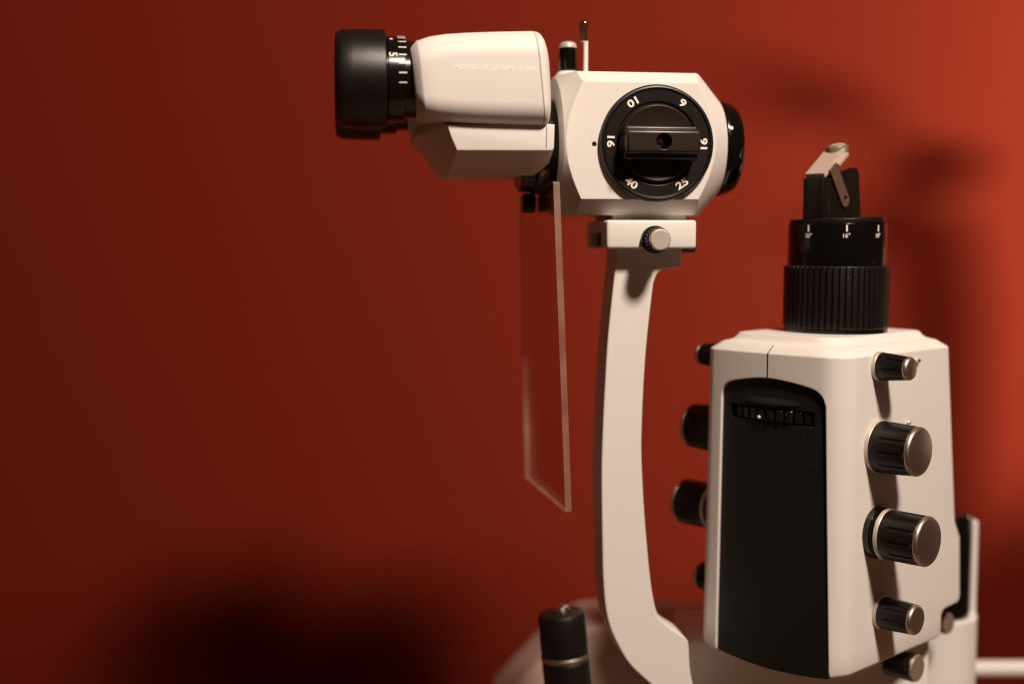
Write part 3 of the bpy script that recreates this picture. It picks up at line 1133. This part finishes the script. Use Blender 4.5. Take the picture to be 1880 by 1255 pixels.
# plinth that stands on the table
obj('plinth', box(pt[0][0] - 120, pt[-1][0] + 600, -420, 400, zl, zl + 210, 20, 4), M_BASE, bas)
# rail cover to the right
r0_ = g(1780, 1226, 2900); r1_ = g(2050, 1226, 2900)
rl = lathe([(15, 0), (19, 3), (19, (r1_ - r0_).x), (15, (r1_ - r0_).x + 3)], 48)
obj('rail_cover', xf(rl, T3((r0_.x, r0_.y, r0_.z)) @ AX_X), M_WHITE, bas)
rp0 = g(2000, 1240, 2900)
obj('rail_post', box(r1_.x - 40, r1_.x + 20, r0_.y - 30, r0_.y + 30, zl, r0_.z - 8, 6), M_WHITE, bas)
# joystick
JY = 1960
jt = g(1030, 1122, JY)
jb = g(1045, 1275, JY)
js = JY / F
ax = (jt - jb).normalized()
qj = Vector((0, 0, 1)).rotation_difference(ax).to_matrix().to_4x4()
MJ = T3(jt) @ qj
H = (jt - jb).length
zring = 88 * js
grip = lathe([(40 * js, -zring + 5), (44.5 * js, -zring + 7), (45 * js, -60 * js), (44 * js, -8 * js), (42 * js, -2 * js), (38 * js, 0), (0.01, 0.5)], 72)
jo = obj('joystick', xf(grip, MJ.copy()), M_RUBBER, bas)
obj('joystick_ring', xf(lathe([(44 * js, -zring - 1), (46.5 * js, -zring), (46.5 * js, -zring + 6), (44 * js, -zring + 7)], 72), MJ.copy()), M_METAL, jo)
obj('joystick_button', xf(lathe([(16 * js, -1), (17 * js, 4), (14 * js, 9), (6 * js, 12), (0.01, 12.5)], 40), MJ.copy()), M_CHROME, jo)
obj('joystick_collar', xf(lathe([(44 * js, -zring - 330), (46 * js, -zring - 200), (45 * js, -zring - 3), (42 * js, -zring - 0.5)], 72), MJ.copy()), M_RUBBER, jo)
jz = jt.z - zring - 560
obj('joystick_boot', xf(lathe([(110 * js, -zring - 760), (90 * js, -zring - 520), (50 * js, -zring - 320), (40 * js, -zring - 300)], 48), MJ.copy()), M_RUBBER, jo)

# ================================================================== PATIENT HEADREST (just outside the picture; its shadow falls on the wall)
FH = Frame(2250, 440, 3010, 0)
hd = thing('headrest', 'headrest frame beside the lamp tower, casting a soft shadow on the red wall', 'headrest', FH)


def on_beam(px, py, t):                                # point on the lamp's beam to that wall spot
    wv = fs(px, py, YW)
    lv_ = Vector(SLP)
    return wv + (lv_ - wv) * t - FH.o


TB = 0.42
post = [on_beam(1690, 410, TB), on_beam(1712, 570, TB)]
pth = [post[0], post[1], Vector((post[1].x + 4, post[1].y, -ZT - FH.o.z))]
obj('post', tube([tuple(p) for p in pth], 44, 24), M_WHITE, hd)
hp = [on_beam(1620, 440, TB + .04), on_beam(1650, 405, TB + .02), on_beam(1686, 345, TB), on_beam(1722, 275, TB)]
obj('forehead_pad', tube([tuple(p) for p in hp], 50, 24), M_RUBBER, hd)
bp_ = [on_beam(1370, 165, TB + .1), on_beam(1440, 150, TB + .08), on_beam(1520, 190, TB + .06), on_beam(1550, 225, TB + .055)]
obj('forehead_band', tube([tuple(p) for p in bp_], 30, 24), M_WHITE, hd)

ca, cb2 = on_beam(215, 1080, 0.6), on_beam(830, 1520, 0.6)  # unseen block, added to keep the wall lamp off the lower left wall
cr = box(min(ca.x, cb2.x), max(ca.x, cb2.x), min(ca.y, cb2.y) - 20, max(ca.y, cb2.y) + 20, min(ca.z, cb2.z), max(ca.z, cb2.z), 30, 4)
obj('beam_blocker', cr, M_WHITE, hd)
